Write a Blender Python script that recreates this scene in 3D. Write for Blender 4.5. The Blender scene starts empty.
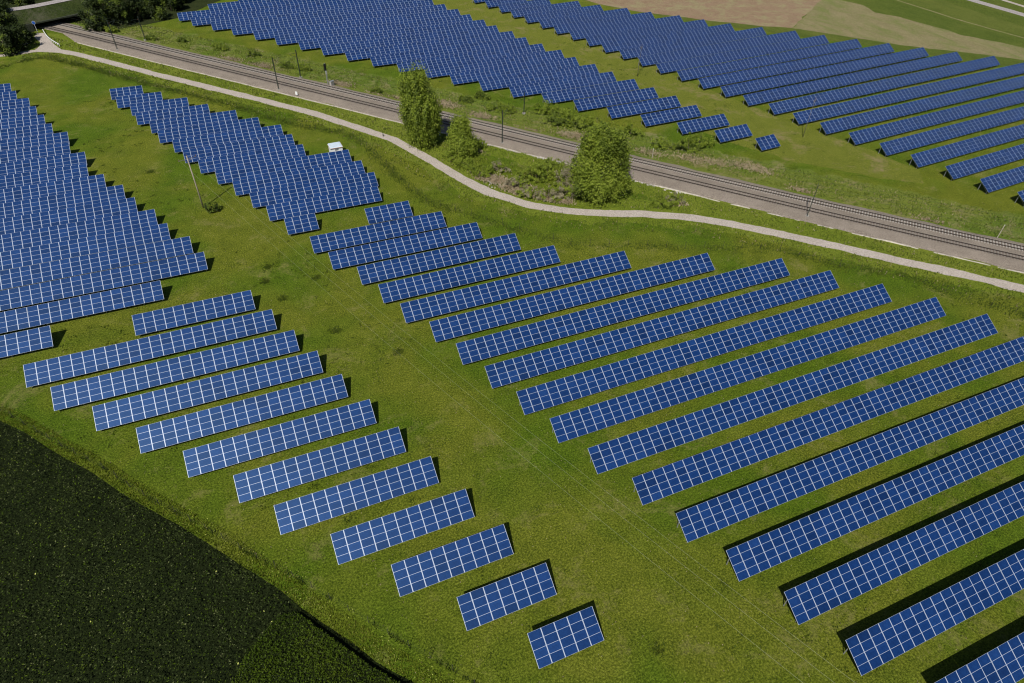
import bpy, bmesh, math, random
import numpy as np
from mathutils import Vector, Matrix
# measured layout, world metres (x along the panel rows, y up the field)
CAM = (0.4274643521, 0.7270143845, 0.0310395811, 655.11625, 79.70975)   # yaw, pitch, roll, focal px, height
TABLES = [
('A',-25.31,107.25,-4.64,107.25,12),
('A',-41.71,99.88,-1.78,99.88,23),
('A',-37.18,92.47,1.00,92.47,22),
('A',-30.95,85.45,3.76,85.45,20),
('A',-24.77,78.20,6.39,78.20,18),
('A',-18.53,70.91,9.24,70.91,16),
('A',-12.25,63.60,11.92,63.60,14),
('A',-7.72,56.31,14.70,56.31,13),
('A',-1.53,48.96,17.43,48.96,11),
('A',4.63,41.66,20.19,41.66,9),
('A',10.87,34.38,22.99,34.38,7),
('A',17.03,27.00,25.72,27.00,5),
('R',9.10,121.86,38.52,121.86,17),
('R',11.56,114.65,44.34,114.65,19),
('R',15.80,107.39,50.41,107.39,20),
('R',18.24,100.06,56.22,100.06,22),
('R',20.51,92.77,69.17,92.77,28),
('R',23.95,85.66,85.21,85.66,35),
('R',26.43,78.29,98.72,78.29,42),
('R',28.99,71.05,105.16,71.05,44),
('R',31.61,63.61,111.74,63.61,46),
('R',34.10,56.32,118.22,56.32,49),
('R',36.83,48.84,123.08,48.84,50),
('R',22.65,129.08,32.91,129.08,6),
('R',40.16,41.61,126.66,41.61,50),
('R',42.67,34.19,129.17,34.19,50),
('R',45.58,26.85,132.08,26.85,50),
('R',48.77,19.34,135.27,19.34,50),
('R',51.40,11.74,137.90,11.74,50),
('R',57.15,4.13,143.65,4.13,50),
('W',-61.01,109.53,-38.52,109.53,13),
('W',-63.55,116.75,-20.30,116.75,25),
('W',-65.49,123.98,-11.86,123.98,31),
('W',-66.08,131.20,-14.18,131.20,30),
('W',-68.49,138.43,-18.32,138.43,29),
('W',-70.85,145.65,-20.68,145.65,29),
('W',-73.12,152.87,-24.68,152.87,28),
('W',-73.91,160.10,-27.20,160.10,27),
('W',-76.41,167.32,-31.43,167.32,26),
('W',-78.67,174.55,-35.42,174.55,25),
('W',-81.08,181.77,-36.10,181.77,26),
('W',-81.61,189.00,-40.09,189.00,24),
('W',-84.09,196.22,-40.84,196.22,25),
('W',-86.58,203.45,-45.06,203.45,24),
('W',-88.99,210.67,-47.47,210.67,24),
('W',-89.82,217.89,-50.03,217.89,23),
('W',-92.26,225.12,-52.47,225.12,23),
('W',-94.54,232.34,-56.48,232.34,22),
('W',-96.76,239.57,-58.70,239.57,22),
('C',-31.32,224.78,-22.47,224.78,5),
('C',-29.56,217.58,-17.26,217.58,7),
('C',-25.76,210.37,-10.36,210.37,9),
('C',-24.37,203.17,-5.14,203.17,11),
('C',-20.87,195.97,1.79,195.97,13),
('C',-19.02,188.76,7.05,188.76,15),
('C',-15.61,181.56,12.17,181.56,16),
('C',-13.44,174.36,14.00,174.36,16),
('C',-10.22,167.16,15.60,167.16,15),
('C',-6.78,159.95,26.00,159.95,19),
('C',-3.42,152.75,27.68,152.75,18),
('C',-0.38,145.55,29.11,145.55,17),
('C',2.35,138.34,28.09,138.34,15),
('C',5.23,131.14,11.95,131.14,4),
('N',-9.00,300.16,85.59,304.85,55),
('N',-4.60,292.05,88.10,296.37,54),
('N',2.01,283.93,90.62,287.89,51),
('N',8.47,275.80,93.41,279.42,49),
('N',15.44,267.66,96.27,270.95,47),
('N',21.82,259.50,98.31,262.50,44),
('N',28.80,251.34,100.95,254.05,42),
('N',35.16,243.17,102.72,245.61,39),
('N',41.81,234.99,105.77,237.17,37),
('N',48.61,226.79,107.61,228.75,34),
('N',55.50,218.59,110.24,220.33,32),
('N',62.48,210.37,113.71,211.91,30),
('N',68.56,202.15,115.15,203.51,27),
('N',75.48,193.91,118.30,195.11,25),
('N',82.48,185.67,120.22,186.72,22),
('N',89.83,177.41,123.73,178.34,20),
('N',96.62,169.15,125.75,169.96,17),
('N',103.51,160.87,128.54,161.59,14),
('N',110.11,152.58,130.26,153.23,12),
('N',117.20,144.29,134.14,144.88,10),
('N',124.19,135.98,135.85,136.53,7),
('N',131.88,127.66,138.84,128.19,4),
('N',2.90,308.95,83.07,312.93,46),
('N',15.00,317.75,80.56,321.00,38),
('N',27.00,326.55,78.04,329.08,30),
('N',39.00,335.34,75.52,337.16,21),
('F',108.70,287.83,122.90,290.44,8),
('F',111.56,279.51,130.93,282.39,11),
('F',114.24,271.19,138.96,274.35,14),
('F',116.16,262.86,149.37,266.31,19),
('F',118.50,254.54,155.55,258.26,22),
('F',121.27,246.21,164.05,250.22,25),
('F',123.59,237.89,170.64,242.17,27),
('F',126.26,229.56,179.31,234.13,31),
('F',128.72,221.23,185.60,226.09,33),
('F',130.90,212.91,192.47,218.04,36),
('F',133.49,204.58,201.72,210.00,40),
('F',136.06,196.25,211.39,201.95,44),
('F',138.19,187.92,218.54,193.91,47),
('F',141.13,179.59,227.25,185.87,50),
('F',143.81,171.25,235.25,177.82,53),
('F',146.44,162.92,244.02,169.78,57),
('F',148.84,154.59,251.91,161.73,60),
('F',151.91,146.25,261.42,153.69,63),
('F',154.04,137.92,267.50,144.95,66),
('F',156.76,129.58,275.54,136.94,69),
('F',159.60,121.24,279.60,128.68,69),
('F',162.61,112.90,282.61,120.34,69),
('F',165.16,104.57,235.16,108.91,41),
('F',168.29,96.23,238.29,100.57,41),
('F',170.70,87.89,240.70,92.23,41),
('F',173.60,79.70,243.60,84.04,41),
('F',106.10,296.13,114.86,298.63,5),
('F',103.50,304.43,106.83,306.93,2),
]
PATH = [(-75.5,279.5),(-67.0,281.2),(-60.5,281.7),(-56.7,282.7),(-52.0,281.1),(-48.2,279.0),(-43.9,274.8),(-39.1,269.5),(-29.7,258.3),(-18.0,244.3),(-0.9,224.4),(10.8,210.8),(22.0,197.6),(32.0,182.9),(39.2,172.1),(41.0,168.2),(45.6,155.8),(48.1,148.3),(51.0,140.3),(53.9,134.0),(57.7,129.2),(61.0,124.8),(69.8,118.2),(77.7,114.3),(85.3,110.9),(95.7,104.7),(105.5,95.8),(116.2,84.9),(126.6,73.8),(134.9,65.3),(142.3,57.1),(151.2,47.1)]
RO=(-39.990,292.917);RE=(0.64621,-0.76316)
NEAR=[0.1446, -0.6158, 0.9009, -1.0914, 0.0406]
CROP_EDGE = [(-54.9,105.0),(-45.1,94.2),(-41.1,89.8),(-37.1,84.5),(-32.1,78.6),(-27.4,72.3),(-23.2,67.1),(-17.0,59.5),(-13.4,54.4),(-11.3,51.9),(-9.2,49.0),(-7.0,45.3),(-3.2,40.0),(-0.1,35.5),(3.2,31.5),(7.8,25.1)]
WEDGE = [(-9.0,45.5),(-7.0,45.0),(-3.3,39.8),(-0.2,35.3),(3.1,31.3),(7.6,25.2),(-17.1,33.7),(-15.9,38.7),(-13.6,41.9)]
FENCE_SW = [(-55.3,107.6),(-45.4,96.7),(-42.1,92.6),(-37.3,86.6),(-33.5,82.0),(-29.8,77.7),(-26.3,72.8),(-22.9,68.5),(-20.8,66.1),(-14.8,58.9),(-11.3,54.7),(-5.9,48.3),(-2.2,43.5),(3.7,36.0),(7.7,31.2),(9.4,29.0),(13.3,23.9)]
FENCE_N = [(-65.5,267.9),(-54.5,274.2),(-43.4,264.1),(-32.6,250.4),(-20.9,236.0),(-9.8,223.3),(0.9,210.3),(11.6,195.6),(19.9,186.6),(27.3,181.1),(29.8,177.4),(31.3,171.0),(32.9,163.1),(34.2,154.7),(34.8,150.4),(36.9,140.1),(38.8,134.2),(46.6,124.6),(52.5,117.2),(55.8,113.0),(58.2,110.6),(61.8,106.2),(66.7,103.7),(72.4,101.1),(78.2,98.8),(84.9,95.6),(101.9,88.7),(107.6,83.2),(111.8,77.9),(120.7,71.3),(124.0,66.5),(126.6,60.7),(130.9,55.5),(133.9,51.0),(140.5,42.2)]
BROWN = [(159.5,412.8),(147.5,304.6),(161.4,272.1),(171.9,255.9),(190.3,238.3),(208.9,222.7),(219.9,216.1),(263.2,245.6),(335.6,294.6)]
DRY = [(219.9,216.1),(263.2,245.6),(310.0,278.0),(300.0,262.0),(271.9,242.8),(275.1,233.1),(271.9,221.9),(276.8,213.2),(278.5,202.5),(280.4,194.2),(281.3,184.8),(289.6,169.6),(291.0,151.0),(284.4,146.5),(271.7,161.2),(261.8,170.6),(245.9,184.7),(234.3,199.0)]
PALELINE = [(297.6,256.7),(297.7,232.1),(298.2,216.4),(298.6,202.8),(300.1,191.3),(302.8,174.2),(304.9,160.5)]
ROADNE = [(333.9,247.1),(333.1,223.7),(334.3,197.1),(334.0,171.8)]
ROADNE2 = [(351.4,235.6),(348.4,219.7),(347.5,206.8),(345.7,179.4)]
EMBANK = [(337.4,282.3),(322.6,237.2),(317.9,214.0),(318.5,185.6),(317.9,161.1)]
JUNC = [(-56.8,283.6),(-48.3,280.7),(-50.9,287.2),(-54.2,297.8),(-55.6,303.2),(-57.9,303.9),(-58.5,299.2),(-56.0,292.5),(-55.6,287.7)]
KERBJ = [(-55.9,305.1),(-54.2,297.8),(-52.2,291.7),(-49.2,284.9)]
ROADNW = [(-76.7,307.0),(-68.1,312.6),(-57.2,316.5),(-45.9,322.9),(-32.0,330.7)]
PORTAL = [(-63.2,302.1),(-55.0,308.0),(-47.4,309.3),(-39.0,311.8)]
BANKN = [(-13.6,274.3),(-4.1,265.3),(10.5,245.1),(32.4,219.7),(49.9,199.2),(63.7,182.6),(72.5,172.4),(84.5,157.0),(99.7,138.6),(110.6,126.4),(120.6,114.4),(124.3,118.9),(116.3,134.4),(106.4,149.6),(90.4,168.9),(77.0,183.4),(63.1,199.6),(48.0,216.0),(26.5,240.6),(5.9,264.1),(-8.0,284.4)]
KIOSK=(23.03,166.46)
SHRUBPOLE=(-9.09,148.90)
BOLL=(37.87,174.16)
SIGN=(-57.57,303.83)
CAR=(-61.95,289.91)
BLUE2=(-43.33,333.14)
SIGNAL=(31.11,216.50)
CAB=(31.76,218.10)
KM=(20.46,211.09)
POST1=(101.77,135.94)
POST2=(154.83,72.95)
WOOD = [(-64.7,282.0,8),(-62.1,285.5,6),(-67.6,294.1,9),(-64.6,297.8,8),(-60.5,294.0,5),(-69.9,311.8,9),(-66.6,310.7,7),(-37.6,300.8,8),(-33.6,306.0,9),(-28.8,305.7,9),(-23.1,309.2,8),(-17.4,308.6,7),(-11.2,318.1,7),(-39.0,322.9,9),(-31.9,327.9,9),(-23.7,329.7,8),(-15.4,327.0,8),(-6.9,328.8,7),(2.7,335.4,7),(-70.8,349.8,8),(-63.2,353.6,8),(-71.8,291.1,9),(-74.8,319.9,9),(-42.9,348.6,9),(-33.8,355.6,9),(-22.7,355.5,9),(-10.7,349.9,8)]
SHRUBS = [(-32.8,296.6,1.6,0),(-19.4,282.2,1.4,1),(-9.1,276.3,1.4,1),(3.1,262.8,1.6,0),(12.5,252.9,1.5,1),(21.9,237.0,1.7,1),(26.2,233.5,1.4,0),(30.2,208.9,1.0,1),(44.4,206.3,1.3,1),(68.0,189.2,1.6,1),(73.3,189.8,1.7,1),(74.7,180.2,1.6,0),(77.0,177.0,1.5,0),(87.8,173.0,2.2,0),(87.3,164.7,2.6,1),(91.0,164.9,2.4,0),(93.0,159.7,2.5,0),(95.5,155.8,2.4,0),(103.7,150.6,1.6,0),(107.7,140.2,1.8,0),(113.5,136.1,2.4,1),(117.6,137.2,2.2,0),(67.2,135.9,2.3,0),(70.7,136.8,2.5,0),(74.8,139.9,1.6,0),(70.2,126.0,2.2,2),(74.3,129.8,2.6,2),(78.7,133.8,2.4,2),(60.5,143.6,1.3,2),(61.4,134.7,1.5,2),(62.6,128.9,1.6,2),(65.9,126.1,1.6,2),(89.4,113.0,1.3,0),(93.3,113.6,1.4,2),(55.2,142.7,1.6,0),(53.4,148.0,1.6,0),(51.0,153.8,1.4,0),(60.0,158.0,1.5,0)]
DRYSPOTS = [(-3.0,257.3,2.5),(4.7,251.4,3),(14.0,241.8,3),(35.0,216.9,3),(42.4,204.5,3),(48.9,197.8,3),(61.4,189.9,3.5),(68.3,177.8,3),(72.0,167.4,3),(77.6,162.4,2.5),(88.5,155.6,4),(102.9,138.7,3),(111.5,132.3,3.5),(116.2,127.4,3.5),(122.7,123.1,3.5),(125.0,119.8,3),(57.5,139.6,3),(61.3,132.6,3.5),(65.8,127.7,3),(68.4,124.6,2),(94.2,113.2,1.6),(127.5,107.4,2),(133.3,93.1,3),(57.5,157.7,2.5),(146.0,83.8,2.5)]
WSPOTS = [(8.0,114.1),(-0.7,121.7),(0.6,109.7),(8.1,96.3),(31.4,23.8),(-1.8,116.5),(17.1,86.5),(-22.0,174.2)]

random.seed(7); rng = np.random.default_rng(11)
scene = bpy.context.scene
col = scene.collection
R = math.radians

# ------------------------------------------------------------------ helpers
def tag(o, label=None, cat=None, group=None, kind=None):
    if label: o['label'] = label
    if cat: o['category'] = cat
    if group: o['group'] = group
    if kind: o['kind'] = kind
    return o

def empty(name, loc=(0, 0, 0), rz=0.0):
    o = bpy.data.objects.new(name, None); col.objects.link(o)
    o.location = loc; o.rotation_euler = (0, 0, rz); o.empty_display_size = .5
    return o

def mesh_np(name, V, F, mats, midx=None, smooth=False):
    """V (n,3), F (m,k) arrays -> mesh"""
    V = np.asarray(V, np.float32); F = np.asarray(F, np.int32)
    me = bpy.data.meshes.new(name)
    m, k = F.shape
    me.vertices.add(len(V)); me.vertices.foreach_set('co', V.ravel())
    me.loops.add(m * k); me.loops.foreach_set('vertex_index', F.ravel())
    me.polygons.add(m)
    me.polygons.foreach_set('loop_start', np.arange(0, m * k, k, dtype=np.int32))
    me.polygons.foreach_set('loop_total', np.full(m, k, np.int32))
    for a in (mats if isinstance(mats, (list, tuple)) else [mats]): me.materials.append(a)
    if midx is not None: me.polygons.foreach_set('material_index', np.asarray(midx, np.int32))
    if smooth: me.polygons.foreach_set('use_smooth', np.ones(m, bool))
    me.update(calc_edges=True); me.validate()
    return me

def link(name, me, parent=None, loc=None, rot=None):
    o = bpy.data.objects.new(name, me); col.objects.link(o)
    if parent is not None: o.parent = parent
    if loc is not None: o.location = loc
    if rot is not None: o.rotation_euler = rot
    return o

class MB:
    def __init__(s): s.v = []; s.f = []; s.m = []
    def quad(s, a, b, c, d, m=0):
        n = len(s.v); s.v += [a, b, c, d]; s.f.append((n, n+1, n+2, n+3)); s.m.append(m)
    def box(s, x0, x1, y0, y1, z0, z1, m=0):
        n = len(s.v)
        s.v += [(x0,y0,z0),(x1,y0,z0),(x1,y1,z0),(x0,y1,z0),(x0,y0,z1),(x1,y0,z1),(x1,y1,z1),(x0,y1,z1)]
        for f in ((0,3,2,1),(4,5,6,7),(0,1,5,4),(1,2,6,5),(2,3,7,6),(3,0,4,7)):
            s.f.append(tuple(n+i for i in f)); s.m.append(m)
    def hexa(s, pts, m=0):
        n = len(s.v); s.v += [tuple(p) for p in pts]
        for f in ((0,3,2,1),(4,5,6,7),(0,1,5,4),(1,2,6,5),(2,3,7,6),(3,0,4,7)):
            s.f.append(tuple(n+i for i in f)); s.m.append(m)
    def bar(s, a, b, w, h, m=0):
        a = Vector(a); b = Vector(b); d = (b-a).normalized()
        up = Vector((0,0,1)) if abs(d.z) < .95 else Vector((0,1,0))
        r = d.cross(up).normalized() * w/2; u = r.cross(d).normalized() * h/2
        s.hexa([a-r-u, a+r-u, b+r-u, b-r-u, a-r+u, a+r+u, b+r+u, b-r+u], m)
    def tube(s, pts, radii, n=8, m=0, cap=True):
        base = len(s.v); k = len(pts)
        for i, p in enumerate(pts):
            p = Vector(p)
            d = (Vector(pts[min(i+1, k-1)]) - Vector(pts[max(i-1, 0)])).normalized()
            up = Vector((0,0,1)) if abs(d.z) < .9 else Vector((1,0,0))
            r = d.cross(up).normalized(); u = r.cross(d)
            for j in range(n):
                t = 2*math.pi*j/n
                s.v.append(tuple(p + (r*math.cos(t)+u*math.sin(t))*radii[i]))
        for i in range(k-1):
            for j in range(n):
                s.f.append((base+i*n+j, base+i*n+(j+1) % n, base+(i+1)*n+(j+1) % n, base+(i+1)*n+j)); s.m.append(m)
        if cap:
            for i in (0, k-1):
                c = len(s.v); s.v.append(tuple(Vector(pts[i])))
                for j in range(n):
                    s.f.append((base+i*n+j, base+i*n+(j+1) % n, c)); s.m.append(m)
    def mesh(s, name, mats, smooth=False):
        me = bpy.data.meshes.new(name)
        me.from_pydata([tuple(v) for v in s.v], [], s.f)
        for a in (mats if isinstance(mats, (list, tuple)) else [mats]): me.materials.append(a)
        me.polygons.foreach_set('material_index', s.m)
        if smooth: me.polygons.foreach_set('use_smooth', [True]*len(s.f))
        bm = bmesh.new(); bm.from_mesh(me); bmesh.ops.recalc_face_normals(bm, faces=bm.faces); bm.to_mesh(me); bm.free()
        me.update(); return me
    def build(s, name, mats, parent=None, loc=None, smooth=False, rot=None):
        return link(name, s.mesh(name, mats, smooth), parent, loc, rot)

def cmul(poly, step):
    """Catmull-Rom resample of a polyline"""
    P = [np.array(p, float) for p in poly]; P = [2*P[0]-P[1]] + P + [2*P[-1]-P[-2]]
    out = []
    for i in range(1, len(P)-2):
        p0, p1, p2, p3 = P[i-1:i+3]
        n = max(1, int(np.hypot(*(p2-p1))/step))
        for j in range(n):
            t = j/n
            out.append(.5*((2*p1)+(-p0+p2)*t+(2*p0-5*p1+4*p2-p3)*t*t+(-p0+3*p1-3*p2+p3)*t**3))
    out.append(P[-2]); return np.array(out)

def normals2(C):
    d = np.gradient(C, axis=0); d /= np.hypot(d[:, 0], d[:, 1])[:, None] + 1e-9
    return np.stack([-d[:, 1], d[:, 0]], 1)

def smooth_noise(n, scale, amp):
    k = rng.normal(0, 1, n//scale+3); x = np.arange(n)/scale; i = x.astype(int); f = x-i; f = f*f*(3-2*f)
    return amp*(k[i]*(1-f)+k[i+1]*f)

def strip(name, C, left, right, z, mat, jit=.0, parent=None):
    N = normals2(C); n = len(C)
    l = left + smooth_noise(n, 4, jit) + rng.normal(0, jit*.5, n)
    r = right + smooth_noise(n, 4, jit) + rng.normal(0, jit*.5, n)
    A = C + N*np.reshape(l, (-1, 1)); B = C - N*np.reshape(r, (-1, 1))
    V = np.zeros((2*n, 3)); V[:n, :2] = A; V[n:, :2] = B; V[:, 2] = z
    i = np.arange(n-1); F = np.stack([n+i, n+i+1, i+1, i], 1)
    return link(name, mesh_np(name, V, F, mat), parent)

def polysheet(name, poly, z, mat, jit=.3, step=1.5):
    P = []
    m = len(poly)
    for i in range(m):
        a = np.array(poly[i], float); b = np.array(poly[(i+1) % m], float); k = max(1, int(np.hypot(*(b-a))/step))
        for j in range(k): P.append(a+(b-a)*j/k)
    P = np.array(P); P += np.stack([smooth_noise(len(P), 3, jit*.5), smooth_noise(len(P), 3, jit*.5)], 1) + rng.normal(0, min(jit, step)*.12, P.shape)
    bm = bmesh.new(); vs = [bm.verts.new((p[0], p[1], z)) for p in P]
    f = bm.faces.new(vs)
    bmesh.ops.triangulate(bm, faces=[f])
    for f in bm.faces:
        if f.normal.z < 0: f.normal_flip()
    me = bpy.data.meshes.new(name); bm.to_mesh(me); bm.free(); me.materials.append(mat)
    return link(name, me)

def inside(poly, P):
    poly = np.array(poly); x, y = P[:, 0], P[:, 1]; c = np.zeros(len(P), bool); j = len(poly)-1
    for i in range(len(poly)):
        xi, yi = poly[i]; xj, yj = poly[j]
        t = ((yi > y) != (yj > y)) & (x < (xj-xi)*(y-yi)/(yj-yi+1e-12)+xi); c ^= t; j = i
    return c

def dist_poly(C, P):
    """distance of points P to polyline C, chunked"""
    out = np.empty(len(P))
    for s in range(0, len(P), 4000):
        q = P[s:s+4000]; out[s:s+4000] = np.sqrt(((q[:, None, :]-C[None])**2).sum(2).min(1))
    return out

# ------------------------------------------------------------------ materials
def newmat(name):
    m = bpy.data.materials.new(name); m.use_nodes = True
    nt = m.node_tree; b = nt.nodes['Principled BSDF']
    return m, nt, b

def N(nt, t, **kw):
    n = nt.nodes.new(t)
    for k, v in kw.items():
        if hasattr(n, k) and k not in n.inputs: setattr(n, k, v)
        else: n.inputs[k].default_value = v
    return n

def noise(nt, vec, scale, detail=4, rough=.6, dist=0):
    n = N(nt, 'ShaderNodeTexNoise'); n.inputs['Scale'].default_value = scale; n.inputs['Detail'].default_value = detail
    n.inputs['Roughness'].default_value = rough; n.inputs['Distortion'].default_value = dist
    nt.links.new(vec, n.inputs['Vector']); return n.outputs['Fac']

def ramp(nt, fac, stops):
    r = N(nt, 'ShaderNodeValToRGB'); e = r.color_ramp.elements
    while len(e) > 1: e.remove(e[-1])
    e[0].position = stops[0][0]; e[0].color = (*stops[0][1], 1)
    for p, c in stops[1:]:
        x = e.new(p); x.color = (*c, 1)
    nt.links.new(fac, r.inputs[0]); return r.outputs[0]

def vramp(nt, fac, a, b):
    r = N(nt, 'ShaderNodeMapRange'); r.inputs[1].default_value = a; r.inputs[2].default_value = b
    nt.links.new(fac, r.inputs[0]); return r.outputs[0]

def mix(nt, fac, a, b, blend='MIX'):
    m = N(nt, 'ShaderNodeMix', data_type='RGBA', blend_type=blend)
    for s, v in ((0, fac), (6, a), (7, b)):
        if isinstance(v, (int, float)): m.inputs[s].default_value = v
        elif isinstance(v, tuple): m.inputs[s].default_value = (*v, 1)
        else: nt.links.new(v, m.inputs[s])
    return m.outputs[2]

def objco(nt, sc=(1, 1, 1)):
    c = N(nt, 'ShaderNodeTexCoord').outputs['Object']
    if sc != (1, 1, 1):
        m = N(nt, 'ShaderNodeMapping'); m.inputs['Scale'].default_value = sc; nt.links.new(c, m.inputs[0]); return m.outputs[0]
    return c

def bump(nt, b, h, strength, dist):
    n = N(nt, 'ShaderNodeBump'); n.inputs['Strength'].default_value = strength; n.inputs['Distance'].default_value = dist
    nt.links.new(h, n.inputs['Height']); nt.links.new(n.outputs[0], b.inputs['Normal'])

def ground_mat(name, dark, mid, light, bare=None, bare_amt=.62, fine=1.0, stretch=(1, 1, 1), bstr=.9, tint=None, mott=1.0):
    m, nt, b = newmat(name)
    co = objco(nt, stretch)
    big = noise(nt, co, .04, 3, .55, .4); medium = noise(nt, co, .22, 6, .72, .3)
    small = noise(nt, co, .95*fine, 6, .82); tiny = noise(nt, co, 3.2*fine, 4, .85)
    c1 = ramp(nt, small, [(.40, dark), (.5, mid), (.60, light)])
    c2 = ramp(nt, medium, [(.38, dark), (.5, mid), (.62, light)])
    c = mix(nt, .60, c1, c2)
    c3 = ramp(nt, tiny, [(.40, tuple(x*.40 for x in dark)), (.5, mid), (.60, tuple(min(1, x*1.5) for x in light))])
    c = mix(nt, .6*mott, c, c3)
    if tint:
        c = mix(nt, vramp(nt, big, .42, .6), c, mix(nt, 1.0, c, tint, 'MULTIPLY'))
    if bare:
        ms = N(nt, 'ShaderNodeMath', operation='MULTIPLY'); nt.links.new(small, ms.inputs[0]); nt.links.new(vramp(nt, noise(nt, co, .13, 6, .75, .5), .38, .68), ms.inputs[1])
        f = vramp(nt, ms.outputs[0], bare_amt-.30, bare_amt)
        f2 = N(nt, 'ShaderNodeMath', operation='MULTIPLY'); f2.inputs[1].default_value = .75; nt.links.new(f, f2.inputs[0])
        bb = mix(nt, tiny, tuple(x*.55 for x in bare), tuple(min(1, x*1.45) for x in bare))
        c = mix(nt, f2.outputs[0], c, bb)
    nt.links.new(c, b.inputs['Base Color']); b.inputs['Roughness'].default_value = .95
    b.inputs['Specular IOR Level'].default_value = .12
    h = N(nt, 'ShaderNodeMath', operation='ADD'); nt.links.new(small, h.inputs[0])
    h2 = N(nt, 'ShaderNodeMath', operation='MULTIPLY'); h2.inputs[1].default_value = .5; nt.links.new(tiny, h2.inputs[0]); nt.links.new(h2.outputs[0], h.inputs[1])
    bump(nt, b, h.outputs[0], bstr, .35)
    return m

def leaf_mat(name, dark, mid, light, trans=.35, scale=.6, spec=.25):
    m, nt, b = newmat(name)
    co = objco(nt)
    c = ramp(nt, noise(nt, co, scale, 4, .8), [(.3, dark), (.5, mid), (.68, light)])
    nt.links.new(c, b.inputs['Base Color']); b.inputs['Roughness'].default_value = .6
    b.inputs['Specular IOR Level'].default_value = spec
    t = N(nt, 'ShaderNodeBsdfTranslucent'); nt.links.new(c, t.inputs[0])
    ms = N(nt, 'ShaderNodeMixShader'); ms.inputs[0].default_value = trans
    nt.links.new(b.outputs[0], ms.inputs[1]); nt.links.new(t.outputs[0], ms.inputs[2])
    nt.links.new(ms.outputs[0], nt.nodes['Material Output'].inputs[0])
    return m

def plain(name, colr, rough=.6, metal=0, var=.15, scale=2.0, spec=.4):
    m, nt, b = newmat(name)
    co = objco(nt)
    a = tuple(x*(1-var) for x in colr); d = tuple(min(1, x*(1+var)) for x in colr)
    c = ramp(nt, noise(nt, co, scale, 4, .65), [(.3, a), (.7, d)])
    nt.links.new(c, b.inputs['Base Color']); b.inputs['Roughness'].default_value = rough; b.inputs['Metallic'].default_value = metal
    b.inputs['Specular IOR Level'].default_value = spec
    return m

M = {}
M['meadow'] = ground_mat('meadow_grass', (.050, .074, .005), (.115, .140, .009), (.195, .212, .026), bare=(.22, .205, .065), bare_amt=.57, tint=(.62, .86, .5), fine=1.2)
M['verge'] = ground_mat('verge_grass', (.078, .112, .010), (.145, .185, .018), (.22, .245, .035), tint=(.88, .95, .75), fine=1.3)
M['rough'] = ground_mat('rough_grass', (.068, .100, .012), (.130, .168, .02), (.20, .22, .045), bare=(.27, .22, .12), bare_amt=.52, tint=(.75, .9, .7))
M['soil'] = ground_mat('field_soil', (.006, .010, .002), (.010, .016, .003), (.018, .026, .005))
M['brown'] = ground_mat('ploughed_earth', (.19, .125, .078), (.24, .165, .105), (.28, .20, .13), bare=(.27, .26, .13), bare_amt=.44, bstr=.3, fine=.7, mott=.6)
M['dryfield'] = ground_mat('dry_stubble', (.15, .135, .06), (.205, .18, .088), (.26, .22, .12), bare=(.13, .16, .04), bare_amt=.42, stretch=(1, .4, 1), bstr=.3, mott=.7)
M['farm'] = ground_mat('far_meadow', (.065, .088, .012), (.095, .118, .02), (.13, .145, .03), tint=(.75, .85, .7), stretch=(1, .5, 1), bstr=.4, mott=.7)
M['farmdark'] = ground_mat('embankment_turf', (.045, .070, .008), (.072, .100, .013), (.11, .135, .022), stretch=(1, .5, 1), bstr=.5)
M['alley'] = ground_mat('alley_grass', (.075, .098, .010), (.132, .155, .017), (.195, .205, .033), bare=(.27, .21, .11), bare_amt=.54)
M['path'] = ground_mat('path_gravel', (.32, .28, .24), (.40, .35, .305), (.47, .415, .37), bstr=.2, mott=.7)
M['asphalt'] = ground_mat('road_asphalt', (.26, .23, .225), (.33, .30, .29), (.38, .35, .34), bstr=.15)
M['ballast'] = ground_mat('ballast', (.155, .127, .100), (.255, .215, .175), (.36, .31, .26), fine=2.0, bstr=.8)
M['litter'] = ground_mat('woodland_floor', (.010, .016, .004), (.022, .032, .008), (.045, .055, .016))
M['stain'] = ground_mat('rust_stained_ballast', (.13, .105, .085), (.205, .172, .142), (.29, .25, .21), fine=2.0, bstr=.8)
M['kerb'] = plain('cable_duct_concrete', (.46, .415, .34), .9, var=.25, scale=.7)
M['rail'] = plain('rail_rust', (.028, .019, .014), .6, .2, .3)
M['sleeper'] = plain('concrete_sleeper', (.40, .37, .33), .85, 0, .15)
M['sleeper_dark'] = plain('weathered_sleeper', (.25, .22, .19), .9, 0, .25)
M['galv'] = plain('galvanised_steel', (.42, .43, .44), .45, .6)
M['alu'] = plain('aluminium_frame', (.50, .565, .68), .42, .3, .06, 1.0)
M['backsheet_edge_shade'] = plain('shade_dark_edge', (.06, .065, .075), .5, .3)  # panel back, also aluminium edges with the shade below painted in
M['mast'] = plain('dark_mast_paint', (.035, .05, .04), .6, .2)
M['wood'] = plain('weathered_wood', (.34, .29, .23), .85, 0, .25, 3)
M['mastwood'] = plain('grey_pole_wood', (.16, .145, .13), .85, 0, .2, 3)
M['darkwood'] = plain('dark_post_wood', (.05, .045, .038), .9, 0, .3, 3)
M['wire'] = plain('aluminium_cable', (.55, .55, .42), .5, .4, .05)
M['fencewire'] = plain('fence_wire', (.06, .065, .06), .6, .3, .1)
M['bark'] = plain('bark', (.12, .095, .07), .9, 0, .35, 3)
M['white'] = plain('white_paint', (.78, .79, .80), .6, 0, .05, .8)
M['roofpale'] = plain('pale_roof', (.56, .66, .74), .5, .1, .12, 1.2)
M['vent'] = plain('grey_louvre', (.22, .23, .23), .6)
M['terracotta'] = plain('roof_trim', (.50, .30, .22), .8)
M['black'] = plain('black_enamel', (.01, .011, .012), .5)
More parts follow.
